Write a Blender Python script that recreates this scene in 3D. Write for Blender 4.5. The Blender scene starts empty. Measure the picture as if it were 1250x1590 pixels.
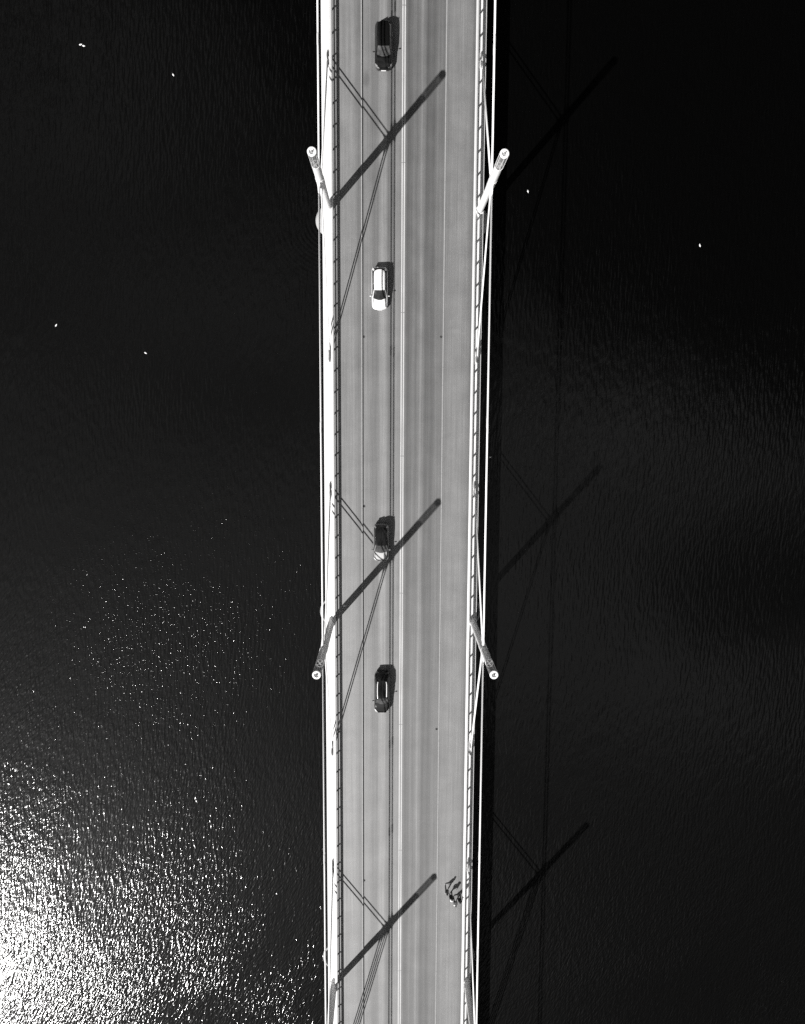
import bpy, bmesh, math, random
from mathutils import Vector, Matrix
R = math.radians
random.seed(7)
scn = bpy.context.scene
COL = scn.collection

# ------------------------------------------------------------------ camera
PITCH, ROLL, YAW = -0.12431, -0.01633, 0.00493
cam_d = bpy.data.cameras.new("camera")
cam_d.sensor_fit = 'AUTO'
cam_d.sensor_width = 36.0
cam_d.lens = 1204.31 / 1590.0 * 36.0
cam_d.clip_start = 0.5
cam_d.clip_end = 9000.0
cam = bpy.data.objects.new("camera", cam_d)
COL.objects.link(cam)
rot = Matrix.Rotation(YAW, 3, 'Z') @ Matrix.Rotation(ROLL, 3, 'Y') @ Matrix.Rotation(PITCH, 3, 'X')
cam.matrix_world = Matrix.Translation((-1.40952, -27.37036, 88.71891)) @ rot.to_4x4()
scn.camera = cam

# ------------------------------------------------------------------ light, sky, exposure
SUN_EL, SUN_AZ = R(45.1), R(41.2)            # the light travels towards SUN_AZ (clockwise from +Y)
sun_d = bpy.data.lights.new("sun", 'SUN')
sun_d.energy = 4.6
sun_d.angle = R(0.5)
sun_d.color = (1.0, 0.985, 0.97)
sun = bpy.data.objects.new("sun", sun_d)
COL.objects.link(sun)
ldir = Vector((math.sin(SUN_AZ) * math.cos(SUN_EL), math.cos(SUN_AZ) * math.cos(SUN_EL), -math.sin(SUN_EL)))
sun.rotation_euler = ldir.to_track_quat('-Z', 'Y').to_euler()
sun.location = (-40, -60, 90)

world = bpy.data.worlds.new("World")
scn.world = world
world.use_nodes = True
wt = world.node_tree
wt.nodes.clear()


def N(t, kind, **kw):
    n = t.nodes.new(kind)
    for k, v in kw.items():
        if k in n.inputs.keys() if isinstance(k, str) else False:
            n.inputs[k].default_value = v
        else:
            setattr(n, k, v)
    return n


def M2(t, op, a, b=None, c=None, clamp=False):
    n = t.nodes.new('ShaderNodeMath')
    n.operation = op
    n.use_clamp = clamp
    for i, s in enumerate((a, b, c)):
        if s is None:
            continue
        if isinstance(s, (int, float)):
            n.inputs[i].default_value = s
        else:
            t.links.new(s, n.inputs[i])
    return n.outputs[0]


def smooth(t, v, lo, hi):
    n = t.nodes.new('ShaderNodeMapRange')
    n.interpolation_type = 'SMOOTHSTEP'
    t.links.new(v, n.inputs['Value'])
    n.inputs['From Min'].default_value = lo
    n.inputs['From Max'].default_value = hi
    return n.outputs[0]


sky = wt.nodes.new('ShaderNodeTexSky')
sky.sky_type = 'NISHITA'
sky.sun_disc = False
sky.sun_elevation = SUN_EL
sky.sun_rotation = SUN_AZ + math.pi
sky.air_density = 1.0
sky.dust_density = 0.6
sky.ozone_density = 1.0
# the photograph is black and white through a red filter: keep the sky's red channel only
sep = wt.nodes.new('ShaderNodeSeparateColor')
wt.links.new(sky.outputs[0], sep.inputs[0])
# thin cloud sheet with a ragged edge near the zenith (direction projected on a flat cloud layer)
tc = wt.nodes.new('ShaderNodeTexCoord')
sx = wt.nodes.new('ShaderNodeSeparateXYZ')
wt.links.new(tc.outputs['Generated'], sx.inputs[0])
zz = M2(wt, 'MAXIMUM', sx.outputs[2], 0.05)
qx = M2(wt, 'DIVIDE', sx.outputs[0], zz)
qy = M2(wt, 'DIVIDE', sx.outputs[1], zz)
cq = wt.nodes.new('ShaderNodeCombineXYZ')
wt.links.new(qx, cq.inputs[0]); wt.links.new(qy, cq.inputs[1])
n1 = wt.nodes.new('ShaderNodeTexNoise')
n1.inputs['Scale'].default_value = 4.5
n1.inputs['Detail'].default_value = 5.0
n1.inputs['Roughness'].default_value = 0.55
n1.inputs['Distortion'].default_value = 0.5
wt.links.new(cq.outputs[0], n1.inputs['Vector'])


def dark_region(t, X, Y, noise, amp, soft):
    """1 where the cloud sheet (or the paler tone of the water) is missing, 0 where it lies; X, Y in metres"""
    def lin(a, b, c):
        return M2(t, 'ADD', M2(t, 'ADD', M2(t, 'MULTIPLY', X, a), M2(t, 'MULTIPLY', Y, b)), c)
    nz = M2(t, 'MULTIPLY', M2(t, 'SUBTRACT', noise, 0.5), amp)
    d = M2(t, 'MINIMUM', lin(.37, .93, 7.6), lin(.90, .44, 10.6))
    a = smooth(t, M2(t, 'ADD', d, nz), -soft, soft)
    u, v = lin(.97, .24, -33.0), lin(-.24, .97, 56.0)
    rr_ = M2(t, 'ADD', M2(t, 'MULTIPLY', M2(t, 'MULTIPLY', u, u), 1 / 15 ** 2), M2(t, 'MULTIPLY', M2(t, 'MULTIPLY', v, v), 1 / 7.5 ** 2))
    e = M2(t, 'ADD', M2(t, 'SUBTRACT', 1.0, rr_), M2(t, 'MULTIPLY', nz, 0.10))
    e = M2(t, 'MULTIPLY', smooth(t, e, -1.1, .9), 0.85)
    return M2(t, 'MAXIMUM', a, e)


skyX = M2(wt, 'MULTIPLY_ADD', qx, 93.7, -1.4)
skyY = M2(wt, 'MULTIPLY_ADD', qy, 93.7, -27.4)
mask = M2(wt, 'SUBTRACT', 1.0, dark_region(wt, skyX, skyY, n1.outputs[0], 34.0, 3.0))
n2 = wt.nodes.new('ShaderNodeTexNoise')
n2.inputs['Scale'].default_value = 3.9
n2.inputs['Detail'].default_value = 5.0
n2.inputs['Roughness'].default_value = 0.6
n2.inputs['Distortion'].default_value = 0.8
mp = wt.nodes.new('ShaderNodeMapping')
mp.inputs['Location'].default_value = (3.7, 1.3, 0)
wt.links.new(cq.outputs[0], mp.inputs[0]); wt.links.new(mp.outputs[0], n2.inputs['Vector'])
gap = M2(wt, 'MULTIPLY_ADD', smooth(wt, n2.outputs[0], 0.43, 0.60), 1.2, 0.06)
mask = M2(wt, 'MULTIPLY', mask, gap)
# a few denser puffs in the sheet (east of the zenith)
for px_, py_, ra, rb, amt in ((31.0, -29.0, 17.0, 5.0, 1.7), (16.0, -33.0, 7.0, 3.2, .9), (41.0, -63.0, 13.0, 5.0, 1.7), (20.0, -50.0, 9.0, 4.0, .7)):
    u_ = M2(wt, 'MULTIPLY', M2(wt, 'SUBTRACT', skyX, px_), 1 / ra)
    v_ = M2(wt, 'MULTIPLY', M2(wt, 'ADD', M2(wt, 'SUBTRACT', skyY, py_), M2(wt, 'MULTIPLY', M2(wt, 'SUBTRACT', skyX, px_), 0.15)), 1 / rb)
    d_ = M2(wt, 'ADD', M2(wt, 'MULTIPLY', u_, u_), M2(wt, 'MULTIPLY', v_, v_))
    d_ = M2(wt, 'ADD', M2(wt, 'SUBTRACT', 1.0, d_), M2(wt, 'MULTIPLY', M2(wt, 'SUBTRACT', n1.outputs[0], 0.5), 4.0))
    mask = M2(wt, 'ADD', mask, M2(wt, 'MULTIPLY', smooth(wt, d_, -.5, 1.0), amt))
# the sheet thins out away from the zenith
rr = M2(wt, 'SQRT', M2(wt, 'ADD', M2(wt, 'MULTIPLY', qx, qx), M2(wt, 'MULTIPLY', qy, qy)))
mask = M2(wt, 'MULTIPLY', mask, M2(wt, 'SUBTRACT', 1.0, smooth(wt, rr, 0.60, 0.95)))
SKY_GAIN, CLOUD, HORIZON_FILL = 0.13, 6.5, 11.5
band = M2(wt, 'SUBTRACT', 1.0, smooth(wt, sx.outputs[2], 0.06, 0.26))  # bright band added at the unseen horizon to lift the shaded column sides
val = M2(wt, 'ADD', M2(wt, 'MULTIPLY', sep.outputs[0], SKY_GAIN), M2(wt, 'MULTIPLY', mask, CLOUD))
val = M2(wt, 'ADD', val, M2(wt, 'MULTIPLY', band, HORIZON_FILL))
cc = wt.nodes.new('ShaderNodeCombineColor')
for i in range(3):
    wt.links.new(val, cc.inputs[i])
bg = wt.nodes.new('ShaderNodeBackground')
bg.inputs['Strength'].default_value = 0.05
wo = wt.nodes.new('ShaderNodeOutputWorld')
wt.links.new(cc.outputs[0], bg.inputs[0]); wt.links.new(bg.outputs[0], wo.inputs[0])

vs = scn.view_settings
scn.display_settings.display_device = 'sRGB'
vs.view_transform = 'Standard'
vs.look = 'None'
vs.exposure = 0.45
vs.gamma = 1.0
scn.cycles.use_denoising = False
scn.cycles.sample_clamp_indirect = 6.0
scn.cycles.max_bounces = 6

# ------------------------------------------------------------------ materials
def grey(v):
    return (v, v, v, 1.0)


def mat(name, v, rough=0.6, metal=0.0, spec=0.5, coat=0.0, var=0.0, scale=3.0):
    m = bpy.data.materials.new(name)
    m.use_nodes = True
    t = m.node_tree
    b = t.nodes['Principled BSDF']
    b.inputs['Base Color'].default_value = grey(v)
    b.inputs['Roughness'].default_value = rough
    b.inputs['Metallic'].default_value = metal
    b.inputs['Specular IOR Level'].default_value = spec
    b.inputs['Coat Weight'].default_value = coat
    b.inputs['Coat Roughness'].default_value = 0.04
    if var:
        c = t.nodes.new('ShaderNodeTexCoord')
        n = t.nodes.new('ShaderNodeTexNoise')
        n.inputs['Scale'].default_value = scale
        n.inputs['Detail'].default_value = 6
        t.links.new(c.outputs['Object'], n.inputs['Vector'])
        f = M2(t, 'MULTIPLY_ADD', n.outputs[0], 2 * var * v, v * (1 - var))
        k = t.nodes.new('ShaderNodeCombineColor')
        for i in range(3):
            t.links.new(f, k.inputs[i])
        t.links.new(k.outputs[0], b.inputs['Base Color'])
    return m


WHITE = mat('white_painted_steel', 0.88, 0.42, var=0.05, scale=1.3)
CONC = mat('pale_concrete', 0.74, 0.7, var=0.12, scale=0.8)
PIERC = mat('weathered_concrete', 0.42, 0.8, var=0.4, scale=1.5)
KERB = mat('kerb_stone', 0.33, 0.75, var=0.2, scale=4)
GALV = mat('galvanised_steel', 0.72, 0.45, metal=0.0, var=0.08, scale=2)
SHADE_STEEL = mat('anchor_shade_steel', 0.085, 0.5, var=0.2, scale=4)  # dark tone stands for the shadow marks at the left anchors
HOLLOW = mat('grey_steel_and_shade', 0.34, 0.6, var=0.2, scale=5)
RUBBER = mat('black_rubber', 0.02, 0.8)
GRATE = mat('cast_iron', 0.06, 0.6)
BLACKP = mat('black_car_paint', 0.006, 0.2, spec=0.2, coat=0.55)
DGREYP = mat('charcoal_car_paint', 0.022, 0.25, spec=0.3, coat=0.6)
WHITEP = mat('white_car_paint', 0.82, 0.3, coat=1.0)
SILVERP = mat('silver_car_paint', 0.52, 0.32, coat=0.6)
GLASS = mat('tinted_glass', 0.015, 0.12, spec=0.35)
MESHM = mat('perforated_grey_sheet', 0.30, 0.6)
_t = MESHM.node_tree
_mx = _t.nodes.new('ShaderNodeMixShader'); _tr = _t.nodes.new('ShaderNodeBsdfTransparent')
_mx.inputs[0].default_value = 0.52
_t.links.new(_tr.outputs[0], _mx.inputs[1]); _t.links.new(_t.nodes['Principled BSDF'].outputs[0], _mx.inputs[2])
_t.links.new(_mx.outputs[0], _t.nodes['Material Output'].inputs['Surface'])
DASH = mat('glass_over_dashboard', 0.06, 0.12, spec=0.6, var=0.9, scale=3.5)
DASHD = mat('glass_over_dark_dashboard', 0.03, 0.12, spec=0.5, var=0.9, scale=3.5)
RAILM = mat('satin_roof_rail', 0.8, 0.4)
DULLAMP = mat('smoked_lamp_lens', 0.22, 0.2, spec=0.8)
MIDP = mat('grey_car_paint', 0.22, 0.35, coat=0.6)
CHROME = mat('bright_trim', 0.75, 0.18, metal=1.0)
LAMP = mat('lamp_lens', 0.75, 0.15, spec=0.8)
TAIL = mat('tail_lamp_lens', 0.12, 0.2, spec=0.8)
PLATE = mat('plate_white', 0.8, 0.4)
LITTER = mat('white_paper', 0.85, 0.7)
SKIN = mat('skin', 0.45, 0.6)
FEATHER = mat('white_feathers', 0.85, 0.8)
WINGF = mat('grey_feathers', 0.62, 0.8)
BEAK = mat('beak', 0.3, 0.5)


def asphalt(name, stops, base, grain=1.0, stains=None):
    """stops: (x in metres, relative tone) of the wheel-worn bands across the bridge"""
    m = bpy.data.materials.new(name)
    m.use_nodes = True
    t = m.node_tree
    b = t.nodes['Principled BSDF']
    b.inputs['Roughness'].default_value = 0.5
    b.inputs['Specular IOR Level'].default_value = 1.0
    c = t.nodes.new('ShaderNodeTexCoord')
    s = t.nodes.new('ShaderNodeSeparateXYZ')
    t.links.new(c.outputs['Object'], s.inputs[0])

    def noise(scale, vec=None, detail=4, rough=0.6):
        n = t.nodes.new('ShaderNodeTexNoise')
        n.inputs['Scale'].default_value = scale
        n.inputs['Detail'].default_value = detail
        n.inputs['Roughness'].default_value = rough
        t.links.new(vec or c.outputs['Object'], n.inputs['Vector'])
        return n.outputs[0]

    def stretched(sxx, syy):
        mp = t.nodes.new('ShaderNodeMapping')
        mp.inputs['Scale'].default_value = (sxx, syy, 1)
        t.links.new(c.outputs['Object'], mp.inputs[0])
        return mp.outputs[0]
    wob = noise(1.0, stretched(0.4, 0.06), 3)
    x = M2(t, 'ADD', s.outputs[0], M2(t, 'MULTIPLY', M2(t, 'SUBTRACT', wob, 0.5), 0.28))
    ramp = t.nodes.new('ShaderNodeValToRGB')
    ramp.color_ramp.interpolation = 'EASE'
    x0, x1 = stops[0][0], stops[-1][0]
    f = M2(t, 'DIVIDE', M2(t, 'SUBTRACT', x, x0), x1 - x0)
    t.links.new(f, ramp.inputs[0])
    els = ramp.color_ramp.elements
    while len(els) < len(stops):
        els.new(0.5)
    for e, (px, v) in zip(els, stops):
        e.position = (px - x0) / (x1 - x0)
        e.color = grey(v * 0.5)
    tone = M2(t, 'MULTIPLY', ramp.outputs[0], 2.0)
    streak = noise(1.0, stretched(5.0, 0.05), 5)
    streak2 = noise(1.0, stretched(13.0, 0.12), 4)
    blot = noise(0.35, None, 5)
    cross = noise(1.0, stretched(0.05, 0.8), 4)
    g = noise(14.0, None, 3, 0.7)
    g2 = noise(55.0, None, 2, 0.7)
    for nn, amp in ((streak, 0.34), (streak2, 0.34), (blot, 0.34), (cross, 0.04), (g, 0.34 * grain), (g2, 0.5 * grain)):
        tone = M2(t, 'MULTIPLY', tone, M2(t, 'ADD', M2(t, 'MULTIPLY', M2(t, 'SUBTRACT', nn, 0.5), amp * 2), 1.0))
    for sxx, syy, rxx, ryy, amt in (stains or ()):
        u_ = M2(t, 'MULTIPLY', M2(t, 'SUBTRACT', s.outputs[0], sxx), 1 / rxx); v_ = M2(t, 'MULTIPLY', M2(t, 'SUBTRACT', s.outputs[1], syy), 1 / ryy)
        q_ = M2(t, 'ADD', M2(t, 'ADD', M2(t, 'MULTIPLY', u_, u_), M2(t, 'MULTIPLY', v_, v_)), M2(t, 'MULTIPLY', g, 1.2))
        tone = M2(t, 'MULTIPLY', tone, M2(t, 'MULTIPLY_ADD', M2(t, 'SUBTRACT', 1.0, smooth(t, q_, 0.4, 1.7)), amt, 1.0))
    tone = M2(t, 'MULTIPLY', tone, base)
    k = t.nodes.new('ShaderNodeCombineColor')
    for i in range(3):
        t.links.new(tone, k.inputs[i])
    t.links.new(k.outputs[0], b.inputs['Base Color'])
    bp = t.nodes.new('ShaderNodeBump')
    bp.inputs['Strength'].default_value = 0.25
    bp.inputs['Distance'].default_value = 0.01
    t.links.new(g2, bp.inputs['Height'])
    t.links.new(bp.outputs[0], b.inputs['Normal'])
    return m


ROADM = asphalt('worn_asphalt', [
    (-4.6, 0.98), (-4.3, 1.08), (-3.8, 1.03), (-3.35, 0.81), (-2.85, 0.81), (-2.4, 1.29), (-2.0, 1.27), (-1.6, 0.76),
    (-1.25, 0.79), (-.75, 1.14), (-.35, 1.06), (0, 0.94), (.25, 0.79), (.55, 0.49), (.95, 0.62), (1.2, 0.79), (1.45, 0.66), (1.75, 0.76),
    (2.0, 1.12), (2.2, 0.85), (2.6, 0.49), (3.0, 0.60), (3.3, 0.52), (3.8, 0.79), (4.1, 0.76), (4.5, 0.68)], 0.172, 1.0, [(-4.05, 8.5, .45, 1.1, -.35), (-1.9, -75.0, .5, 2.2, -.14), (2.6, -42.0, .6, 3.0, .12), (1.2, -13.0, .5, 2.5, -.14)])
WALKL = asphalt('pavement_asphalt_west', [(-7.9, .95), (-6.9, 1.05), (-6.2, 1.1), (-5.5, 1.12), (-5.15, .98), (-4.9, .80), (-4.5, .76)], 0.178, 0.55)
WALKR = asphalt('pavement_asphalt_east', [(4.5, .84), (4.8, .92), (5.3, 1.03), (6.3, 1.06), (7.0, 1.0), (7.3, .85), (7.6, .66), (8.0, .55)], 0.172, 0.55, [(5.8, -18.0, .9, .35, .16), (6.9, -18.3, .4, .3, .14), (6.4, -52.0, 1.0, 2.5, -.08)])


def water_material():
    m = bpy.data.materials.new('dark_sea_water')
    m.use_nodes = True
    t = m.node_tree
    b = t.nodes['Principled BSDF']
    b.inputs['Base Color'].default_value = grey(0.0042)
    b.inputs['IOR'].default_value = 1.33
    b.inputs['Specular IOR Level'].default_value = 0.26
    c = t.nodes.new('ShaderNodeTexCoord')

    def mapped(sxx, syy, rz, loc=(0, 0, 0)):
        mp = t.nodes.new('ShaderNodeMapping')
        mp.inputs['Scale'].default_value = (sxx, syy, 1)
        mp.inputs['Rotation'].default_value = (0, 0, rz)
        mp.inputs['Location'].default_value = loc
        t.links.new(c.outputs['Object'], mp.inputs[0])
        return mp.outputs[0]

    def noise(scale, vec, detail=2, rough=0.5, dist=0.0):
        n = t.nodes.new('ShaderNodeTexNoise')
        n.inputs['Scale'].default_value = scale
        n.inputs['Detail'].default_value = detail
        n.inputs['Roughness'].default_value = rough
        n.inputs['Distortion'].default_value = dist
        t.links.new(vec, n.inputs['Vector'])
        return n.outputs[0]
    def crest(along, sc_x, sc_y, loc=(0, 0, 0)):
        """coordinates turned so that ripple crests lie 'along' degrees clockwise of +Y, then stretched"""
        m1 = t.nodes.new('ShaderNodeMapping')
        m1.inputs['Rotation'].default_value = (0, 0, R(along))
        t.links.new(c.outputs['Object'], m1.inputs[0])
        m2 = t.nodes.new('ShaderNodeMapping')
        m2.inputs['Scale'].default_value = (sc_x, sc_y, 1)
        m2.inputs['Location'].default_value = loc
        t.links.new(m1.outputs[0], m2.inputs[0])
        return m2.outputs[0]
    # water base colour: darker inside the same outline as the cloud gap
    sp = t.nodes.new('ShaderNodeSeparateXYZ')
    t.links.new(c.outputs['Object'], sp.inputs[0])
    dark_tone = dark_region(t, sp.outputs[0], sp.outputs[1], noise(0.05, mapped(1, 1, 0, (9, 4, 0)), 4, 0.55, 0.5), 30.0, 7.0)
    tone = M2(t, 'MULTIPLY_ADD', dark_tone, -0.0013, 0.0019)
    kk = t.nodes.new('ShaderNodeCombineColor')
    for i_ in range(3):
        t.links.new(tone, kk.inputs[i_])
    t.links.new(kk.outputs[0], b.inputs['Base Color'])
    # calm and ruffled patches
    patch = noise(0.055, mapped(1, 1, 0.5), 3, 0.55, 0.6)
    ruff = M2(t, 'ADD', M2(t, 'MULTIPLY', smooth(t, patch, 0.36, 0.62), 0.45), 0.56)
    a = noise(3.7, crest(3, 1.0, 0.19), 0.6, 0.45, 0.3)       # ripple crests running along the bridge
    d = noise(4.7, crest(28, 1.0, 0.27, (5, 2, 0)), 1.5, 0.5, 0.4)
    e = noise(9.0, crest(15, 1.0, 0.7), 2, 0.55)
    k_ = smooth(t, noise(5.5, crest(10, 1.0, 0.75, (3, 7, 0)), 0.0), 0.62, 0.93)
    g = noise(0.5, crest(20, 1.0, 0.6), 2, 0.5)
    # a gust patch west of the bridge: short steep wavelets
    gu = M2(t, 'MULTIPLY', M2(t, 'ADD', sp.outputs[0], 26.0), 1 / 17.0)
    gv = M2(t, 'MULTIPLY', M2(t, 'ADD', sp.outputs[1], 50.0), 1 / 16.0)
    gust = M2(t, 'ADD', M2(t, 'ADD', M2(t, 'MULTIPLY', gu, gu), M2(t, 'MULTIPLY', gv, gv)), M2(t, 'MULTIPLY', M2(t, 'SUBTRACT', patch, 0.5), 2.5))
    gust = M2(t, 'SUBTRACT', 1.0, smooth(t, gust, 0.0, 2.3))
    # the two ripple trains trade places from the upper to the lower reach
    south = smooth(t, M2(t, 'ADD', M2(t, 'ADD', sp.outputs[1], M2(t, 'MULTIPLY', sp.outputs[0], 0.35)), M2(t, 'MULTIPLY', patch, 30.0)), -38.0, -72.0)
    a = M2(t, 'MULTIPLY', a, M2(t, 'MULTIPLY_ADD', south, -0.022, 0.055))
    d = M2(t, 'MULTIPLY', d, M2(t, 'MULTIPLY_ADD', south, 0.046, 0.014))
    h = M2(t, 'ADD', a, d)
    h = M2(t, 'ADD', h, M2(t, 'MULTIPLY', e, 0.007))
    h = M2(t, 'ADD', h, M2(t, 'MULTIPLY', M2(t, 'MULTIPLY', k_, gust), 0.024))
    h = M2(t, 'MULTIPLY', h, ruff)
    h = M2(t, 'ADD', h, M2(t, 'MULTIPLY', g, 0.035))
    # rings spreading from the footing of the upper left column
    rx_ = M2(t, 'ADD', sp.outputs[0], 8.3); ry_ = M2(t, 'ADD', sp.outputs[1], 5.0)
    rad = M2(t, 'SQRT', M2(t, 'ADD', M2(t, 'MULTIPLY', rx_, rx_), M2(t, 'MULTIPLY', ry_, ry_)))
    ring = M2(t, 'MULTIPLY', M2(t, 'SINE', M2(t, 'MULTIPLY', rad, 13.0)), M2(t, 'MULTIPLY', M2(t, 'POWER', 2.718, M2(t, 'MULTIPLY', rad, -0.38)), 0.014))
    h = M2(t, 'ADD', h, ring)
    bp = t.nodes.new('ShaderNodeBump')
    bp.inputs['Strength'].default_value = 1.0
    bp.inputs['Distance'].default_value = 1.0
    t.links.new(h, bp.inputs['Height'])
    t.links.new(bp.outputs[0], b.inputs['Normal'])
    b.inputs['Roughness'].default_value = 0.115
    # the finest capillary ripples, too small to model, as a second broad lobe
    b.inputs['Coat Weight'].default_value = 0.155
    b.inputs['Coat Roughness'].default_value = 0.5
    b.inputs['Coat IOR'].default_value = 1.33
    t.links.new(bp.outputs[0], b.inputs['Coat Normal'])
    return m


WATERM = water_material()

# ------------------------------------------------------------------ mesh helpers
class MB:
    def __init__(self):
        self.bm = bmesh.new()

    def quad(self, pts):
        return self.bm.faces.new([self.bm.verts.new(p) for p in pts])

    def box(self, x0, x1, y0, y1, z0, z1):
        v = [self.bm.verts.new(p) for p in ((x0, y0, z0), (x1, y0, z0), (x1, y1, z0), (x0, y1, z0),
                                            (x0, y0, z1), (x1, y0, z1), (x1, y1, z1), (x0, y1, z1))]
        for f in ((3, 2, 1, 0), (4, 5, 6, 7), (0, 1, 5, 4), (1, 2, 6, 5), (2, 3, 7, 6), (3, 0, 4, 7)):
            self.bm.faces.new([v[i] for i in f])
        return self

    def tube(self, p, q, r0, r1=None, n=12, caps=True):
        p, q = Vector(p), Vector(q)
        r1 = r0 if r1 is None else r1
        d = (q - p).normalized()
        u = d.orthogonal().normalized()
        w = d.cross(u)
        A, B = [], []
        for i in range(n):
            a = 2 * math.pi * i / n
            o = u * math.cos(a) + w * math.sin(a)
            A.append(self.bm.verts.new(p + o * r0)); B.append(self.bm.verts.new(q + o * r1))
        for i in range(n):
            j = (i + 1) % n
            self.bm.faces.new((A[i], A[j], B[j], B[i]))
        if caps:
            self.bm.faces.new(A[::-1]); self.bm.faces.new(B)
        return self

    def lathe(self, prof, n=32, c=(0, 0, 0)):
        """prof: (radius, z) pairs, revolved about Z"""
        rings = []
        for r, z in prof:
            if r < 1e-6:
                rings.append([self.bm.verts.new((c[0], c[1], c[2] + z))])
            else:
                rings.append([self.bm.verts.new((c[0] + r * math.cos(2 * math.pi * i / n), c[1] + r * math.sin(2 * math.pi * i / n), c[2] + z)) for i in range(n)])
        for A, B in zip(rings, rings[1:]):
            for i in range(n):
                j = (i + 1) % n
                if len(A) == 1 and len(B) == 1:
                    continue
                if len(A) == 1:
                    self.bm.faces.new((A[0], B[j], B[i]))
                elif len(B) == 1:
                    self.bm.faces.new((A[i], A[j], B[0]))
                else:
                    self.bm.faces.new((A[i], A[j], B[j], B[i]))
        return self

    def strip(self, rings, close=False, cap=False):
        """skin a list of equal-length point rings"""
        vs_ = [[self.bm.verts.new(p) for p in r] for r in rings]
        for A, B in zip(vs_, vs_[1:]):
            m = len(A)
            for i in range(m if close else m - 1):
                j = (i + 1) % m
                try:
                    self.bm.faces.new((A[i], A[j], B[j], B[i]))
                except ValueError:
                    pass
        if cap:
            self.bm.faces.new(vs_[0][::-1]); self.bm.faces.new(vs_[-1])
        return self

    def prism_y(self, prof, ys):
        """closed (x, z) profile swept along Y through the stations ys"""
        return self.strip([[(x, y, z) for x, z in prof] for y in ys], close=True, cap=True)

    def prism_x(self, prof, x0, x1):
        """closed (y, z) profile swept along X"""
        return self.strip([[(x, y, z) for y, z in prof] for x in (x0, x1)], close=True, cap=True)

    def ball(self, c, rx, ry, rz, n=16, m=10):
        c = Vector(c)
        rings = []
        for k in range(m + 1):
            a = math.pi * k / m
            rr_, z = max(math.sin(a), 1e-4), math.cos(a)
            rings.append([(c.x + rx * rr_ * math.cos(2 * math.pi * i / n), c.y + ry * rr_ * math.sin(2 * math.pi * i / n), c.z + rz * z) for i in range(n)])
        return self.strip(rings, close=True)

    def build(self, name, material, parent=None, smooth_=False, bevel=0.0, sub=0):
        bmesh.ops.remove_doubles(self.bm, verts=self.bm.verts, dist=1e-5)
        bmesh.ops.recalc_face_normals(self.bm, faces=self.bm.faces)
        me = bpy.data.meshes.new(name)
        self.bm.to_mesh(me); self.bm.free()
        me.materials.append(material)
        if smooth_:
            for p in me.polygons:
                p.use_smooth = True
        o = bpy.data.objects.new(name, me)
        COL.objects.link(o)
        if parent:
            o.parent = parent
        if bevel:
            bv = o.modifiers.new('bevel', 'BEVEL'); bv.width = bevel; bv.segments = 2; bv.limit_method = 'ANGLE'
        if sub:
            sd = o.modifiers.new('subdiv', 'SUBSURF'); sd.levels = sub; sd.render_levels = sub
        return o


def tag(o, label=None, cat=None, group=None, kind=None):
    if label: o['label'] = label
    if cat: o['category'] = cat
    if group: o['group'] = group
    if kind: o['kind'] = kind
    return o


def empty(name, loc=(0, 0, 0), rz=0.0):
    o = bpy.data.objects.new(name, None)
    COL.objects.link(o)
    o.location = loc
    o.rotation_euler = (0, 0, rz)
    o.empty_display_size = 0.3
    return o


def copy_tree(o, parent=None):
    c = o.copy()
    COL.objects.link(c)
    if parent:
        c.parent = parent
    for ch in list(o.children):
        copy_tree(ch, c)
    return c


Y0, Y1 = -220.0, 140.0
COLY = (-5.0, -51.4, -97.6)
WZ = -5.0

# ------------------------------------------------------------------ setting: water, road, pavements
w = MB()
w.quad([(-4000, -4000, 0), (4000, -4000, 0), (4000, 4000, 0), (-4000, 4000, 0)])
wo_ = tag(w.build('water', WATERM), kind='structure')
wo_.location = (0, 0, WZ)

b = MB(); b.box(-4.5, 4.5, Y0, Y1, -0.06, 0.0)
tag(b.build('road', ROADM), kind='structure')
b = MB(); b.box(-7.8, -4.62, Y0, Y1, -0.06, 0.15)
tag(b.build('pavement', WALKL), kind='structure')
b = MB(); b.box(4.62, 7.8, Y0, Y1, -0.06, 0.15)
tag(b.build('pavement', WALKR), kind='structure')
for s in (-1, 1):
    b = MB()
    y = Y0
    while y < Y1:                                   # kerb stones one metre long with tight joints
        x0, x1 = sorted((s * 4.5, s * 4.62))
        b.box(x0, x1, y + 0.006, min(y + 2.0, Y1) - 0.006, -0.06, 0.19)
        y += 2.0
    tag(b.build('kerb', KERB), kind='structure')


def paint_material():
    m = mat('worn_road_paint', 0.62, 0.6)
    t = m.node_tree
    bsdf = t.nodes['Principled BSDF']
    c = t.nodes.new('ShaderNodeTexCoord')
    n = t.nodes.new('ShaderNodeTexNoise'); n.inputs['Scale'].default_value = 9; n.inputs['Detail'].default_value = 5
    n3 = t.nodes.new('ShaderNodeTexNoise'); n3.inputs['Scale'].default_value = 0.25
    t.links.new(c.outputs['Object'], n.inputs['Vector']); t.links.new(c.outputs['Object'], n3.inputs['Vector'])
    f = M2(t, 'ADD', M2(t, 'MULTIPLY', n.outputs[0], 0.28), M2(t, 'MULTIPLY', n3.outputs[0], 0.3))
    f = M2(t, 'ADD', f, 0.24)
    k = t.nodes.new('ShaderNodeCombineColor')
    for i in range(3):
        t.links.new(f, k.inputs[i])
    t.links.new(k.outputs[0], bsdf.inputs['Base Color'])
    return m


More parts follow.
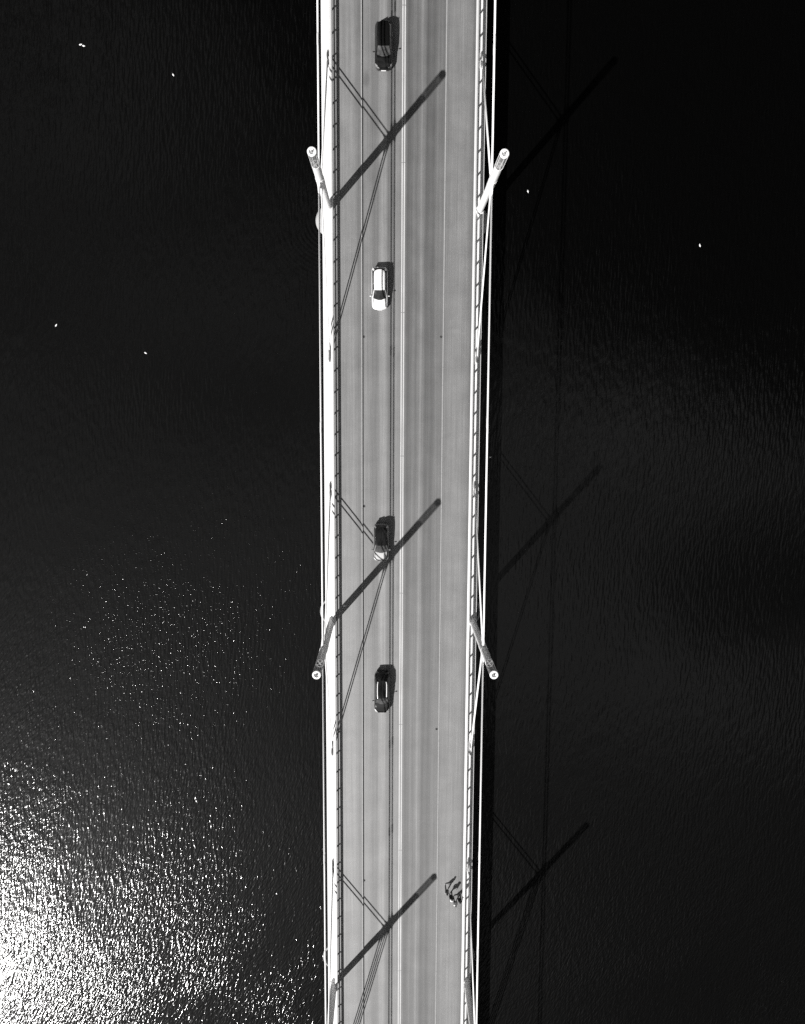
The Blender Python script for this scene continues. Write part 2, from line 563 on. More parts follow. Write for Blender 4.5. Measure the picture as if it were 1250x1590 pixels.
PAINT = paint_material()
b = MB()
for x in (-0.125, 0.125):
    y = -16.0 * 14
    while y < 144:
        a, e = max(y + 0.03, Y0), min(y + 15.97, Y1)
        if e > a:
            b.quad([(x - 0.07, a, 0.004), (x + 0.07, a, 0.004), (x + 0.07, e, 0.004), (x - 0.07, e, 0.004)])
        y += 16.0
tag(b.build('road_marking', PAINT), kind='structure')

# ------------------------------------------------------------------ the bridge
bridge = empty('bridge', (0, 0, WZ))
tag(bridge, 'long straight bridge with pale edge beams carrying a two lane road across dark water', 'bridge')
def part(bm_, name, m, **kw):
    o = bm_.build(name, m, bridge, **kw)
    o.location = (0, 0, -WZ)
    return o
b = MB()
b.prism_y([(-7.797, -0.063), (-7.797, -0.6), (-4.2, -1.6), (4.2, -1.6), (7.797, -0.6), (7.797, -0.063)], [Y0, Y1])
part(b, 'girder', CONC)
for s in (-1, 1):
    b = MB()
    prof = [(s * 7.8, 0.16), (s * 7.83, 0.19), (s * 8.03, 0.19), (s * 8.06, 0.16), (s * 8.06, -0.10), (s * 8.84, -0.12), (s * 8.88, -0.16), (s * 8.88, -0.5), (s * 7.8, -0.6)]
    b.prism_y(prof, [Y0, Y1])
    part(b, 'edge_beam', CONC)
for i, cy in enumerate(COLY):
    for s in (-1, 1):
        px = s * 8.2
        b = MB()
        b.lathe([(0.55, -1.5), (0.55, WZ - 1.0)], 24, (s * 7.6, cy, 0))
        b.tube((s * 4.2, cy, -1.3), (s * 7.6, cy, -1.3), 0.4)
        part(b, 'pier', PIERC, smooth_=False)
        b = MB()
        if i == 0:                                   # domed concrete footing standing in the water
            b.lathe([(0.0, 0.42), (1.1, 0.38), (1.6, 0.2), (1.85, -0.1), (1.95, -0.6), (1.95, -2.0)], 40, (px, cy, WZ + 0.25))
            part(b, 'footing', PIERC, smooth_=True)
        else:                                        # open collar of concrete with a dark sump inside
            b.lathe([(1.05, -0.5), (1.5, -0.32), (1.58, 0.12), (1.62, 0.2), (1.74, 0.2), (1.8, 0.1), (1.8, -2.0)], 40, (px + s * -0.08, cy, WZ + 0.15))
            part(b, 'footing', PIERC if s < 0 else PIERC, smooth_=False)

# ------------------------------------------------------------------ guard rails
def guard_rail(s, label):
    r = empty('guard_rail', (s * 8.0, -27, 0.28))
    tag(r, label, 'railing')
    def pt(bm_, name, m, **kw):
        o = bm_.build(name, m, r, **kw)
        o.location = (-s * 8.0, 27, -0.28)
        return o
    def oval(cx, cz, a, c, n=12):
        return [(cx + a * math.cos(2 * math.pi * k / n), cz + c * math.sin(2 * math.pi * k / n)) for k in range(n)]
    b = MB(); b.prism_y(oval(s * 7.765, 1.2, 0.168, 0.085), [Y0, Y1]); pt(b, 'top_rail', GALV, smooth_=True)
    b = MB(); b.prism_y(oval(s * 7.9, 0.84, 0.07, 0.06), [Y0, Y1]); pt(b, 'lower_rail', GALV, smooth_=True)
    # posts lean in towards the road; each its own part, 2.37 m apart
    base = None
    y = -5.6 - 0.62 - 2.37 * 43
    while y < 30:
        if base is None:
            b = MB()
            b.strip([[(s * 7.95 + s * dx, dy, 0.17) for dx, dy in ((-.07, -.07), (.07, -.07), (.07, .07), (-.07, .07))],
                     [(s * 7.90 + s * dx, dy, 0.84) for dx, dy in ((-.065, -.065), (.065, -.065), (.065, .065), (-.065, .065))],
                     [(s * 7.78 + s * dx, dy, 1.15) for dx, dy in ((-.06, -.06), (.06, -.06), (.06, .06), (-.06, .06))]], close=True, cap=True)
            b.box(*sorted((s * 7.85, s * 8.02)), -0.12, 0.12, 0.17, 0.208)
            base = pt(b, 'post', GALV)
            o = base
        else:
            o = base.copy(); COL.objects.link(o); o.parent = r
        o.location = (-s * 8.0, 27 + y, -0.28)
        y += 2.37
    return r


guard_rail(-1, 'pale steel guard rail with many posts along the left edge, nearest the cars')
guard_rail(1, 'pale steel guard rail with many posts along the right edge, beside the walkers')

# ------------------------------------------------------------------ columns
HCOL = 18.63
RC = 0.385
def make_column():
    root = empty('column', (0, 0, 0))
    b = MB()
    b.lathe([(RC, -0.39), (RC, 15.15), (RC + .015, 15.08), (RC + .015, 15.16), (RC - .05, 15.16), (RC - .05, 14.2), (0, 14.2)], 36)
    b.build('shaft', WHITE, root, smooth_=False)
    b = MB()
    b.lathe([(RC + .12, -0.4), (RC + .12, -0.32), (RC + .05, -0.29), (RC + .05, 0.10), (RC + .003, 0.12)], 36)
    for k in range(8):
        a = 2 * math.pi * (k + .5) / 8
        b.tube((.46 * math.cos(a), .46 * math.sin(a), -0.34), (.46 * math.cos(a), .46 * math.sin(a), -0.26), 0.03, n=6)
    b.build('base_flange', WHITE, root)
    b = MB()
    for a in (R(38), R(128)):
        dx, dy = math.cos(a) * (RC - .045), math.sin(a) * (RC - .045)
        b.tube((-dx, -dy, 15.1), (dx, dy, 15.1), 0.06, n=8)
    b.build('cross_brace', WHITE, root)
    b = MB(); b.lathe([(RC - .052, 15.02), (0.0, 15.02)], 36)  # grey disc standing in for the shade inside the hollow column top
    b.build('hollow_shade_disc', HOLLOW, root)
    # perforated lantern between shaft and cap
    b = MB(); b.lathe([(RC - .02, 15.16), (RC - .02, 18.43)], 36)
    cage = b.build('lantern_cage', MESHM, root, smooth_=True)
    for k in range(6):
        a = 2 * math.pi * (k + .5) / 6
        x, y = RC * math.cos(a), RC * math.sin(a)
        b = MB(); b.tube((x, y, 15.1), (x, y, 18.5), 0.024, n=6)
        b.build('bar', WHITE, cage)
    b = MB()
    b.lathe([(0.0, 18.42), (RC, 18.42), (RC + .02, 18.46), (RC + .02, 18.60), (RC - .02, HCOL), (0.24, HCOL + .01), (0.22, 18.5), (0.0, 18.5)], 36)
    cap = b.build('cap', WHITE, root)
    b = MB(); b.lathe([(0.0, 18.86), (0.05, 18.85), (0.075, 18.78), (0.075, 18.6), (.13, 18.55), (.14, 18.498)], 12)
    b.build('finial', HOLLOW, cap)
    # saddle plates that take the cables
    b = MB()
    b.prism_x([(-.75, 10.75), (-.5, 11.25), (.5, 11.25), (.75, 10.75), (.62, 9.8), (.4, 9.3), (-.4, 9.3), (-.62, 9.8)], -0.03, 0.03)
    b.lathe([(RC + .004, 9.3), (RC + .03, 9.32), (RC + .03, 11.2), (RC + .004, 11.22)], 36)
    b.build('saddle_plate', WHITE, root)
    return root


place = [('upper left', -1, 0), ('upper right', 1, 0), ('middle left', -1, 1), ('middle right', 1, 1), ('lowest left', -1, 2), ('lowest right', 1, 2)]
col_lbl = {
    (-1, 0): 'sunlit white tubular column with lantern cap, on the left edge above the white car',
    (1, 0): 'sunlit white tubular column with lantern cap, on the right edge of the bridge',
    (-1, 1): 'shaded grey tubular column with lantern cap, on the left edge between the two lower cars',
    (1, 1): 'shaded grey tubular column with lantern cap, on the right edge of the bridge',
    (-1, 2): 'grey column base cut off by the bottom of the picture, on the left edge',
    (1, 2): 'grey column base cut off by the bottom of the picture, on the right edge below the walkers'}
CX = {-1: -8.15, 1: 8.4}
CC = {-1: -8.26, 1: 8.36}
proto = make_column()
for k, (nm, s, i) in enumerate(place):
    o = proto if k == 0 else copy_tree(proto)
    o.location = (CX[s], COLY[i], 0.28)
    tag(o, col_lbl[(s, i)], 'column', 'columns along both edges of the bridge')

# ------------------------------------------------------------------ cables
for s, lab in ((-1, 'long white horizontal cables running the length of the bridge along its left edge'),
               (1, 'long white horizontal cables running beside the right edge, bright against black water')):
    r = empty('main_cable', (CC[s], -27, 10.85))
    tag(r, lab, 'cable', 'horizontal cables linking the columns')
    for z in (10.6, 11.12):
        b = MB()
        ys = [Y0] + sorted([c + d for c in COLY for d in (-.45, .45)]) + [Y1]
        spans = [(ys[i], ys[i + 1]) for i in range(0, len(ys), 2)]
        for a, e in spans:
            b.tube((0, a + 27, z - 10.85), (0, e + 27, z - 10.85), 0.062, n=10)
        cb = b.build('cable', WHITE, r, smooth_=True)
        for c in COLY:
            for sg in (-1, 1):
                b = MB(); b.tube((0, c + sg * .4 + 27, z - 10.85), (0, c + sg * 1.3 + 27, z - 10.85), 0.15, 0.065, n=12)
                b.build('socket', WHITE, cb)
        for yc in (7.0 + (z - 10.6), -28.1 - (z - 10.6), -74.4, -85.5):
            b = MB()
            b.tube((0, yc - .45 + 27, z - 10.85), (0, yc + .45 + 27, z - 10.85), 0.084, n=12)
            b.tube((0, yc - .6 + 27, z - 10.85), (0, yc - .45 + 27, z - 10.85), 0.064, 0.084, n=12)
            b.tube((0, yc + .6 + 27, z - 10.85), (0, yc + .45 + 27, z - 10.85), 0.064, 0.084, n=12)
            b.build('coupler', GALV, cb)

stay_names = {}
for k, (nm, s, i) in enumerate(place):
    for dr in (1, -1):
        count = 4 if (i == 2 and dr < 0) else 2
        side = 'left' if s < 0 else 'right'
        where = {0: 'upper', 1: 'middle', 2: 'lowest'}[i]
        cy = COLY[i]
        nm2 = {0: 'sunlit', 1: 'shaded', 2: 'lowest'}[i]
        far = 'up the bridge towards the top border' if dr > 0 else 'down the bridge towards the bottom border'
        r = empty('stay_cable', (CX[s], cy + dr * 15.5, -0.10))
        tag(r, f'white stay cables from the {nm2} {side} column {far}', 'cable', 'stay cables from the columns to the deck')
        slope = 0.63
        for q in range(count):
            ztop = 10.3 - .53 * q
            if count == 4:
                ztop = 10.75 - .55 * q
            run = (ztop - 0.20) / slope
            p = Vector((0, -dr * 15.5 + dr * .45, ztop + .10 - .45 * slope))
            e = Vector((0, -dr * 15.5 + dr * run, 0.30))
            d = (e - p).normalized()
            b = MB(); b.tube(p, e, 0.06, n=10)
            cb = b.build('cable', WHITE, r, smooth_=True)
            b = MB(); b.tube(p - d * .1, p + d * .85, 0.145, 0.062, n=12)
            b.build('socket', WHITE, cb)
            b = MB(); b.tube(e - d * 1.0, e - d * .25, 0.062, 0.12, n=12)
            b.tube(e - d * .25, e, 0.12, n=12)
            b.build('socket', SHADE_STEEL if s < 0 else WHITE, cb)
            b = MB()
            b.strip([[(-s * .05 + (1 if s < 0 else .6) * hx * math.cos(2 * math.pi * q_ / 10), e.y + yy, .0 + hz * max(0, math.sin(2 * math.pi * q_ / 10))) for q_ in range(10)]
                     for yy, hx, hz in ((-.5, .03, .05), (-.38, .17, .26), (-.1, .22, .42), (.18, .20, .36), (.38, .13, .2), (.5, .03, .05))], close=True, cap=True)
            b.build('anchor_plate', SHADE_STEEL if s < 0 else GALV, r)  # left blocks widened and darkened to stand for the anchors' shadows on the ledge

# ------------------------------------------------------------------ cars
def car(name, label, loc, rz, L, Wd, Hh, paint, roofm, hoodm, hood, roof0, roof1, zb=0.92, rails=None, rear_wind=True, glassm=GLASS, plate=True, lamp=LAMP, wsm=None):
    """front at local -Y; hood, roof0, roof1 are fractions of the length where glass meets hood, roof starts and ends"""
    r = empty(name, loc, rz)
    tag(r, label, 'car', 'cars driving down the left lane')
    yf = -L / 2
    Y = lambda f: yf + f * L
    hw = Wd / 2
    # planform half width and shoulder height along the car
    def half(f):
        e = 1.0
        if f < .15: e = .56 + .44 * (1 - (1 - f / .15) ** 2.3) ** (1 / 2.3)
        if f > .89: e = .66 + .34 * (1 - (1 - (1 - f) / .11) ** 2.3) ** (1 / 2.3)
        return hw * e * (1.0 - .03 * abs(f - .5))
    def deck(f):
        if f <= hood: return zb - .20 * (1 - f / hood) ** 2 - .04 * (1 - f / hood)
        return zb + .07 * (f - hood)
    fs = [0, .005, .012, .022, .035, .052, .07, .09, .11, .16, hood, hood + .08, .4, .5, .6, .7, .8, .88, .91, .935, .955, .972, .985, .995, 1.0]
    rings = []
    for f in fs:
        h, z = half(f), deck(f)
        if f in (0, 1.0): z = .62 if f == 0 else .8
        elif f == .012: z = z - .10
        pts = [(0, z + .025), (h * .45, z + .02), (h * .78, z - .0), (h * .92, z - .05), (h * .985, z - .15), (h, z - .32), (h * .985, .42), (h * .93, .24)]
        ring = [(-x, Y(f), zz_) for x, zz_ in pts[::-1]] + [(x, Y(f), zz_) for x, zz_ in pts[1:]]
        rings.append(ring)
    b = MB(); b.strip(rings, cap=True)
    body = b.build('body', paint, r, smooth_=True)
    # hood panel, slightly proud
    b = MB(); rr_ = []
    for j in range(7):
        f = .035 + (hood - .03) * j / 6
        h = half(f) * (.70 + .06 * j / 6)
        z = deck(f)
        bow = -.012 * (1 - j / 6)
        rr_.append([(x * h, Y(f) + (.05 * x * x if j == 0 else -.0 * x), z + .034 - .012 * x * x) for x in (-1, -.66, -.33, 0, .33, .66, 1)])
    b.strip(rr_); b.build('hood', hoodm, r, smooth_=True)
    b = MB()
    edge_ = [(rr_[j][0][0] * 1.02, rr_[j][0][1], rr_[j][0][2] - .012) for j in range(6, -1, -1)]
    edge_ += [(p_[0], p_[1] - .03, p_[2] - .012) for p_ in rr_[0][1:-1]]
    edge_ += [(rr_[j][-1][0] * 1.02, rr_[j][-1][1], rr_[j][-1][2] - .012) for j in range(7)]
    b.strip([[(x_ - .045, y_, z_ - .03), (x_, y_ - .045, z_ + .018), (x_ + .045, y_, z_ - .03), (x_, y_ + .045, z_ + .018)] for x_, y_, z_ in edge_], close=True)
    b.build('hood_seam', RUBBER, r)
    # greenhouse
    rw = hw * .69; bw = hw * .93
    zr = Hh
    def roofz(f): return zr - .05 * ((f - (roof0 + roof1) / 2) / ((roof1 - roof0) / 2)) ** 2
    def roofw(f):
        u = (f - roof0) / (roof1 - roof0)
        return rw * (1.0 - .05 * (2 * u - 1) ** 2) * (1 - .20 * max(0, (u - .8) / .2) ** 2)
    fb0, fb1 = hood - .015, .985
    b = MB(); rr_ = []
    for j in range(13):
        f = roof0 + (roof1 - roof0) * j / 12
        h = roofw(f)
        arc = .035 if j == 0 else 0
        rr_.append([(x * h, Y(f) + (arc * x * x if j == 0 else (-.13 * x * x if j == 12 else 0)), roofz(f) - .035 * x * x - (.03 if abs(x) == 1 else 0)) for x in (-1, -.93, -.7, -.35, 0, .35, .7, .93, 1)])
    b.strip(rr_); b.build('roof', roofm, r, smooth_=True)
    xs = (-1, -.6, -.2, .2, .6, 1)
    def glass(name, lo, hi, m, n=4):
        bb = MB(); rows = []
        for j in range(n + 1):
            t = j / n
            rows.append([tuple(Vector(a).lerp(Vector(c), t) + Vector((0, 0, .05 * math.sin(math.pi * t)))) for a, c in zip(lo, hi)])
        bb.strip(rows); return bb.build(name, m, r, smooth_=True)
    lo = [(x * bw * .97, Y(fb0) - .06 + .30 * x * x, deck(fb0) + .02 - .03 * x * x) for x in xs]
    hi = [(x * (roofw(roof0) - .03), Y(roof0) + .035 * x * x + .005, roofz(roof0) - .04 * x * x + .002) for x in xs]
    ws = glass('windscreen', lo, hi, wsm or DASH)
    lo2 = [(x * bw * .86, Y(fb1) - .16 * x * x, deck(fb1) + .03) for x in xs]
    hi2 = [(x * (roofw(roof1) - .03), Y(roof1) - .13 * x * x - .005, roofz(roof1) - .04 * x * x + .002) for x in xs]
    glass('rear_window', lo2, hi2, glassm)
    # wipers
    b = MB()
    for sx in (-.55, .1):
        b.tube((sx * bw, Y(fb0) + .03, deck(fb0) + .06), (sx * bw + .5, Y(fb0) + .20, deck(fb0) + .13), .012, n=6)
    b.build('wiper', RUBBER, ws)
    for s in (-1, 1):
        # side glass in two panes and pillars
        def side(f0, f1):
            lo_, hi_ = [], []
            for j in range(5):
                f = f0 + (f1 - f0) * j / 4
                g = roof0 + (roof1 - roof0) * min(1, max(0, (f - fb0 - .03) / (fb1 - fb0 - .05)))
                lo_.append((s * bw * .985, Y(f), deck(f) - .01))
                hi_.append((s * (roofw(g) + .004), Y(g), roofz(g) - .075))
            return lo_, hi_
        for f0, f1 in ((fb0 + .06, .575), (.59, .93)):
            lo_, hi_ = side(f0, f1)
            bb = MB(); rows = [[tuple(Vector(a).lerp(Vector(c), t) + Vector((s * .03 * math.sin(math.pi * t), 0, 0))) for a, c in zip(lo_, hi_)] for t in (0, .33, .66, 1)]
            bb.strip(rows); bb.build('side_window', glassm, r, smooth_=True)
        b = MB()
        b.strip([[(s * bw * .90, Y(fb0) + .10, deck(fb0) + .045), (s * bw * 1.0, Y(fb0) + .22, deck(fb0) + .0)],
                 [(s * (rw * .93), Y(roof0) + .02, roofz(roof0) - .005), (s * (rw * 1.02), Y(roof0) + .12, roofz(roof0) - .06)]])
        b.strip([[(s * bw * .985, Y(.572), deck(.57)), (s * bw * .985, Y(.593), deck(.59))],
                 [(s * (rw * 1.012), Y(.585), roofz(.59) - .06), (s * (rw * 1.012), Y(.605), roofz(.6) - .06)]])
        b.strip([[(s * bw * .98, Y(.925), deck(.93)), (s * bw * .88, Y(fb1) - .01, deck(.98) + .03)],
                 [(s * (rw * .985), Y(roof1 - .04), roofz(roof1 - .04) - .05), (s * (rw * .90), Y(roof1) - .03, roofz(roof1) - .02)]])
        b.build('pillar', paint, r)
        # mirrors
        ym = Y(fb0 + .085)
        b = MB(); b.ball((s * (hw + .11), ym, zb + .1), .12, .07, .075, 12, 8)
        b.tube((s * (hw - .06), ym + .02, zb + .03), (s * (hw + .06), ym, zb + .08), .025, n=8)
        b.build('mirror', paint, r, smooth_=True)
        # lamps
        b = MB()
        rows = []
        for j in range(5):
            f = .02 + .085 * j / 4
            h = half(f)
            z = deck(max(f, .03)) - .05
            rows.append([(s * h * (.66 + .06 * j), Y(f) - .012, z + .05), (s * h * (.86 + .025 * j), Y(f) - .005, z + .02), (s * (h * .985 + .006), Y(f), z - .09)])
        b.strip(rows); b.build('headlight', lamp, r, smooth_=True)
        b = MB()
        b.box(*sorted((s * hw * .62, s * hw * .86)), Y(.992), Y(1.004), .72, .92)
        b.build('tail_light', TAIL, r, bevel=.02)
        for f in (.185, .80):
            b = MB(); b.tube((s * (hw - .2), Y(f), .32), (s * (hw - .005), Y(f), .32), .33, n=24)
            wh = b.build('wheel', RUBBER, r)
            b = MB(); b.tube((s * (hw - .02), Y(f), .32), (s * (hw + .004), Y(f), .32), .21, n=20)
            b.build('rim', CHROME, wh)
        if rails:
            b = MB()
            pts = [roof0 + .04, roof0 + .09, (roof0 + roof1) / 2, roof1 - .08, roof1 - .03]
            rows = []
            for j, f in enumerate(pts):
                z = roofz(f) + (.03 if j in (0, 4) else .075)
                x = s * roofw(f) * .86
                rows.append([(x - .045, Y(f), z - .03), (x - .045, Y(f), z + .02), (x + .045, Y(f), z + .02), (x + .045, Y(f), z - .03)])
            b.strip(rows, close=True, cap=True); b.build('roof_rail', rails, r)
    # grille, bumpers and plates
    b = MB(); b.box(-hw * .42, hw * .42, Y(0) - .02, Y(.01), .42, .60); b.build('grille', RUBBER, r)
    rows = []
    b = MB()
    for j in range(9):
        x = -1 + j / 4
        yv = Y(0) - .05 + .30 * abs(x) ** 3.2
        rows.append([(x * hw * .92, yv + .06, .62), (x * hw * .92, yv, .58), (x * hw * .92, yv - .01, .42), (x * hw * .92, yv + .05, .3)])
    b.strip(rows); b.build('front_bumper', paint, r, smooth_=True)
    rows = []
    b = MB()
    for j in range(9):
        x = -1 + j / 4
        yv = Y(1) + .06 - .26 * abs(x) ** 3.0
        rows.append([(x * hw * .93, yv - .10, .70), (x * hw * .93, yv - .01, .68), (x * hw * .93, yv, .5), (x * hw * .93, yv - .05, .3)])
    b.strip(rows); b.build('rear_bumper', paint, r, smooth_=True)
    if plate:
        b = MB(); b.prism_x([(Y(0) - .095, .46), (Y(0) - .075, .57), (Y(0) - .05, .57), (Y(0) - .06, .46)], -.26, .26); b.build('number_plate', PLATE, r)
    return r


# black suv, white hatchback, dark car with pale hood, black estate with roof rails
car('parked_car' if False else 'car', 'black glossy tall car with dark roof, nearest the top of the picture', (-2.18, 11.55, 0.004), R(0), 4.60, 1.86, 1.70, BLACKP, BLACKP, BLACKP, .27, .42, .965, zb=1.02, wsm=DASH, lamp=DULLAMP)
car('car', 'white hatchback with dark windscreen, the only white car', (-2.56, -13.5, 0.004), R(0.4), 4.50, 1.79, 1.50, WHITEP, WHITEP, WHITEP, .235, .43, .925, zb=.92, wsm=DASHD)
c3 = car('car', 'dark car with black roof and bright pale hood, touched by a column shadow', (-2.35, -41.9, 0.004), R(0), 4.25, 1.79, 1.56, MIDP, BLACKP, SILVERP, .245, .44, .95, zb=.94)
car('car', 'black estate car with two silver roof rails, lowest of the four cars', (-2.22, -59.8, 0.004), R(0), 4.95, 1.83, 1.52, BLACKP, BLACKP, DGREYP, .255, .41, .85, zb=.93, rails=RAILM)

# ------------------------------------------------------------------ people
def chain_mesh(name, verts, edges, radii, material, parent, root=0, sub=2):
    me = bpy.data.meshes.new(name)
    me.from_pydata([Vector(v) for v in verts], edges, [])
    me.materials.append(material)
    o = bpy.data.objects.new(name, me)
    COL.objects.link(o)
    if parent: o.parent = parent
    md = o.modifiers.new('skin', 'SKIN')
    md.use_smooth_shade = True
    sk = me.skin_vertices[0].data if me.skin_vertices else None
    if sk is None:
        bpy.context.view_layer.update()
        sk = me.skin_vertices[0].data
    for i, rr_ in enumerate(radii):
        sk[i].radius = (rr_, rr_) if not isinstance(rr_, tuple) else rr_
        sk[i].use_root = (i == root)
    sd = o.modifiers.new('subdiv', 'SUBSURF'); sd.levels = 1; sd.render_levels = sub
    return o


def person(label, loc, rz, h, top, legs, hair, stride=.36, shoe=RUBBER, hat=None, lead=1, arm=.14, longhair=False, sleeve=None):
    k = h / 1.72
    r = empty('person', loc, rz)
    tag(r, label, 'person', 'people walking on the right pavement')
    S = lambda *p: tuple(c * k for c in p)
    V, E, Rd = [], [], []
    def add(p, rad, par=None):
        V.append(S(*p)); Rd.append(rad * k); i = len(V) - 1
        if par is not None: E.append((par, i))
        return i
    pel = add((0, 0, .93), .125)
    wst = add((0, -.01, 1.08), .115, pel)
    che = add((0, -.02, 1.27), .135, wst)
    nb = add((0, -.02, 1.42), .075, che)
    nk = add((0, -.03, 1.49), .055, nb)
    hd = add((0, -.05, 1.60), .088, nk)
    ht = add((0, -.04, 1.68), .07, hd)
    no = add((0, -.145, 1.59), .016, hd)
    for s in (-1, 1):
        add((s * .085, -.04, 1.60), .018, hd)                      # ears
    joints = {}
    for s in (-1, 1):
        fy = -stride * s * lead                                    # this leg ahead (-Y) or behind
        hp = add((s * .10, 0, .88), .095, pel)
        kn = add((s * .10, fy * .45 - .03, .49), .062, hp)
        an = add((s * .10, fy, .09 if fy < 0 else .13), .040, kn)
        to = add((s * .12, fy - .17, .04), .034, an)
        sh = add((s * .17, -.02, 1.39), .062, che)
        ay = arm * s * lead
        el = add((s * .235, ay * .5 + .04, 1.12), .044, sh)
        wr = add((s * .245, ay - .06, .90), .028, el)
        pm = add((s * .245, ay - .09, .83), .030, wr)
        for q in range(4):                                         # four fingers, unequal and curled
            f1 = add((s * (.240 + .004 * q), ay - .125 + .021 * q, .775 - .004 * (q in (1, 2))), .009, pm)
            add((s * (.226 + .004 * q), ay - .130 + .021 * q, .735 - .008 * (q in (1, 2)) + .008 * (q == 3)), .0075, f1)
        t1 = add((s * .228, ay - .135, .825), .010, pm)            # thumb from the side of the palm
        add((s * .220, ay - .150, .785), .008, t1)
        joints[s] = dict(hp=V[hp], kn=V[kn], an=V[an], to=V[to], sh=V[sh], el=V[el], wr=V[wr])
    chain_mesh('body', V, E, Rd, SKIN, r)
    # jacket: an elliptical loft over the trunk, sleeves of their own
    b = MB()
    secs = [(.86, .165, .125), (.95, .18, .14), (1.08, .165, .13), (1.22, .195, .145), (1.35, .215, .135), (1.42, .17, .115), (1.47, .09, .085)]
    b.strip([[S(1.13 * rx_ * math.cos(2 * math.pi * q / 16), -.015 + ry_ * math.sin(2 * math.pi * q / 16), z_) for q in range(16)] for z_, rx_, ry_ in secs], close=True, cap=True)
    jk = b.build('jacket', top, r, smooth_=True)
    for s in (-1, 1):
        j = joints[s]
        chain_mesh('sleeve', [j['sh'], j['el'], tuple(Vector(j['el']).lerp(Vector(j['wr']), .9))], [(0, 1), (1, 2)], [.085 * k, .066 * k, .05 * k], sleeve or top, jk, sub=2)
    v = [S(0, 0, .95)]; e = []; rd = [.155 * k]
    for s in (-1, 1):
        j = joints[s]; n = len(v)
        v += [j['hp'], j['kn'], tuple(Vector(j['an']) + Vector((0, 0, .03)))]
        rd += [.118 * k, .09 * k, .075 * k]; e += [(0, n), (n, n + 1), (n + 1, n + 2)]
    chain_mesh('trousers', v, e, rd, legs, r, sub=2)
    for s in (-1, 1):
        j = joints[s]
        a, t = Vector(j['an']), Vector(j['to'])
        chain_mesh('shoe', [tuple(a + Vector((0, .04, -.04))), tuple(a.lerp(t, .6) + Vector((0, 0, -.005))), tuple(t + Vector((0, -.03, .01)))], [(0, 1), (1, 2)], [.05 * k, .05 * k, .038 * k], shoe, r, sub=1)
    b = MB()
    b.ball(S(0, .022, 1.655), .122 * k, .125 * k, .118 * k, 16, 10)
    if longhair:
        b.ball(S(0, .05, 1.52), .10 * k, .075 * k, .15 * k, 14, 8)
    b.build('hair', hair, r, smooth_=True)
    if hat:
        b = MB(); b.lathe([(.0, .10), (.07, .09), (.118, .03), (.125, -.02), (.19, -.03), (.19, -.036), (.12, -.03)], 20, S(0, -.035, 1.68))
        b.build('hat', hat, r, smooth_=True)
    return r


LIGHTCLOTH = mat('light_grey_cloth', 0.13, 0.9, var=.2, scale=9)
WHITECLOTH = mat('white_cloth', 0.8, 0.9, var=.1, scale=9)
BLACKCLOTH = mat('black_cloth', 0.015, 0.9)
DARKCLOTH = mat('dark_grey_cloth', 0.06, 0.9, var=.2, scale=9)
HAIRD = mat('dark_hair', 0.02, 0.6)
HAIRB = mat('brown_hair', 0.12, 0.6)
WSHOE = mat('white_shoe', 0.8, 0.6)
PZ = 0.15
person('walker in grey top with white sleeves, leftmost of the group on the right pavement', (5.70, -84.72, PZ), R(8), 1.70, LIGHTCLOTH, DARKCLOTH, HAIRD, stride=.38, shoe=WSHOE, lead=1, sleeve=WHITECLOTH)
person('walker in black clothes wearing a pale hat, second from the left in the group', (6.23, -85.42, PZ), R(-4), 1.72, BLACKCLOTH, BLACKCLOTH, HAIRD, stride=.22, hat=WHITECLOTH, lead=-1)
person('walker in white top and dark trousers, lowest of the group in the picture', (6.74, -86.25, PZ), R(10), 1.70, WHITECLOTH, DARKCLOTH, HAIRB, stride=.34, lead=1)
person('walker with dark hair and dark jacket, nearest the right guard rail', (7.28, -85.82, PZ), R(-6), 1.66, BLACKCLOTH, DARKCLOTH, HAIRD, stride=.32, shoe=WSHOE, lead=-1, longhair=True)

# ------------------------------------------------------------------ drains, litter
drains = [(-4.36, -18.68, 'small dark drain cover by the left kerb just below the white car'),
          (4.33, -18.63, 'small dark drain cover by the right kerb, uppermost on that side'),
          (-4.33, -37.79, 'small dark drain cover by the left kerb above the pale-hooded car'),
          (4.30, -64.59, 'small dark drain cover by the right kerb, lower on that side'),
          (-4.38, -83.93, 'small dark drain cover by the left kerb, level with the walkers')]
for x, y, lb in drains:
    r = empty('drain_cover', (x, y, 0.002))
    tag(r, lb, 'drain', 'drain covers beside the kerbs')
    b = MB(); b.lathe([(.09, .0), (.09, .012), (.15, .012), (.155, .0)], 20); b.build('frame', GRATE, r)
    b = MB()
    for k in range(-3, 4):
        hx = math.sqrt(max(.09 ** 2 - (k * .025) ** 2, .0004))
        b.box(-hx, hx, k * .025 - .007, k * .025 + .007, .0, .009)
    b.build('grate', RUBBER, r)

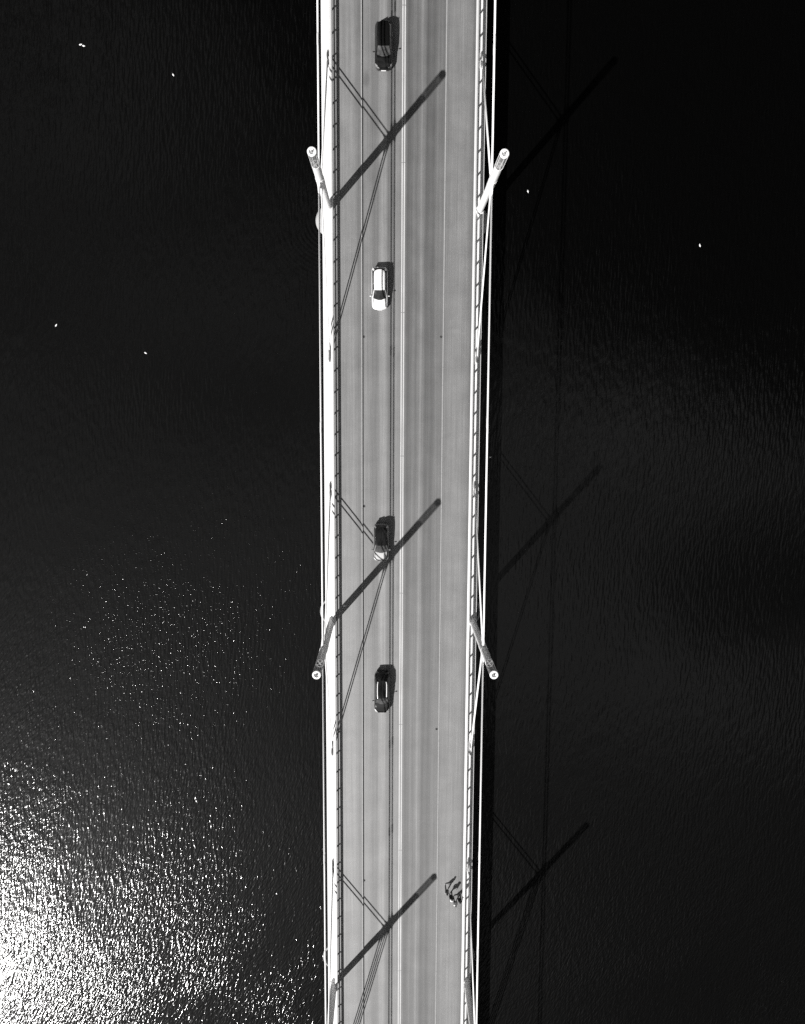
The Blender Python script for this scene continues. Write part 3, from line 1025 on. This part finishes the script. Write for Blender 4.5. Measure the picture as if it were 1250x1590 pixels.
b = MB()
pts = [(-.22, -.06, .0), (-.05, -.08, .05), (.12, -.05, .03), (.24, -.02, .0), (.22, .07, .02), (.05, .09, .06), (-.12, .07, .03), (-.2, .05, .01)]
top_ = [b.bm.verts.new(p) for p in pts]; bot = [b.bm.verts.new((p[0], p[1], max(p[2] - .02, .0))) for p in pts]
b.bm.faces.new(top_); b.bm.faces.new(bot[::-1])
for i in range(8):
    j = (i + 1) % 8
    b.bm.faces.new((top_[i], bot[i], bot[j], top_[j]))
lt = b.build('litter', LITTER)
lt.location = (-6.58, -49.5, 0.152)
tag(lt, 'white scrap on the left pavement in the shadow of the middle left column', 'litter')

# ------------------------------------------------------------------ gulls on the water
def gull(first=True):
    r = empty('gull', (0, 0, 0))
    b = MB()
    prof = [(-.24, .02, .07), (-.16, .07, .08), (-.06, .10, .09), (.06, .09, .095), (.14, .055, .11), (.18, .045, .15), (.22, .05, .18), (.26, .035, .18)]
    b.strip([[(1.4 * rx * math.cos(2 * math.pi * i / 12), -y, z + rx * .9 * math.sin(2 * math.pi * i / 12)) for i in range(12)] for y, rx, z in prof], close=True, cap=True)
    b.build('body', FEATHER, r, smooth_=True)
    for s in (-1, 1):
        b = MB(); b.strip([[(s * .05, -.10, .14), (s * .10, -.06, .12)], [(s * .055, .06, .16), (s * .112, .08, .10)], [(s * .02, .27, .12), (s * .06, .27, .09)]])
        b.build('wing', WINGF, r)
    b = MB(); b.tube((0, -.25, .18), (0, -.33, .165), .018, .006, n=8); b.build('beak', BEAK, r)
    return r


g0 = gull()
birds = [(-36.29, 13.81, 'white gull on the water at top left, left one of a close pair', 100),
         (-26.01, 10.72, 'lone white gull on the water at top left, right of the close pair', 30),
         (-40.57, -17.11, 'lone white gull on the water nearest the left border, below the close pair', 140),
         (-30.24, -20.23, 'lone white gull on the left water, lowest of the gulls on that side', 60),
         (14.56, -1.54, 'lone white gull on black water just right of the sunlit right column', 10),
         (34.95, -7.43, 'lone white gull on black water, farthest right of all the gulls', 200),
         (10.75, -32.37, 'lone white gull on the water touching the line of the right cable', 80),
         (-35.95, 13.68, 'white gull on the water at top left, right one of a close pair', 75)]
for k, (x, y, lb, a) in enumerate(birds):
    o = g0 if k == 0 else copy_tree(g0)
    o.location = (x, y, WZ + .0)
    o.scale = (.68, .68, .68)
    o.rotation_euler = (0, 0, R(a))
    tag(o, lb, 'bird', 'gulls floating on the water')
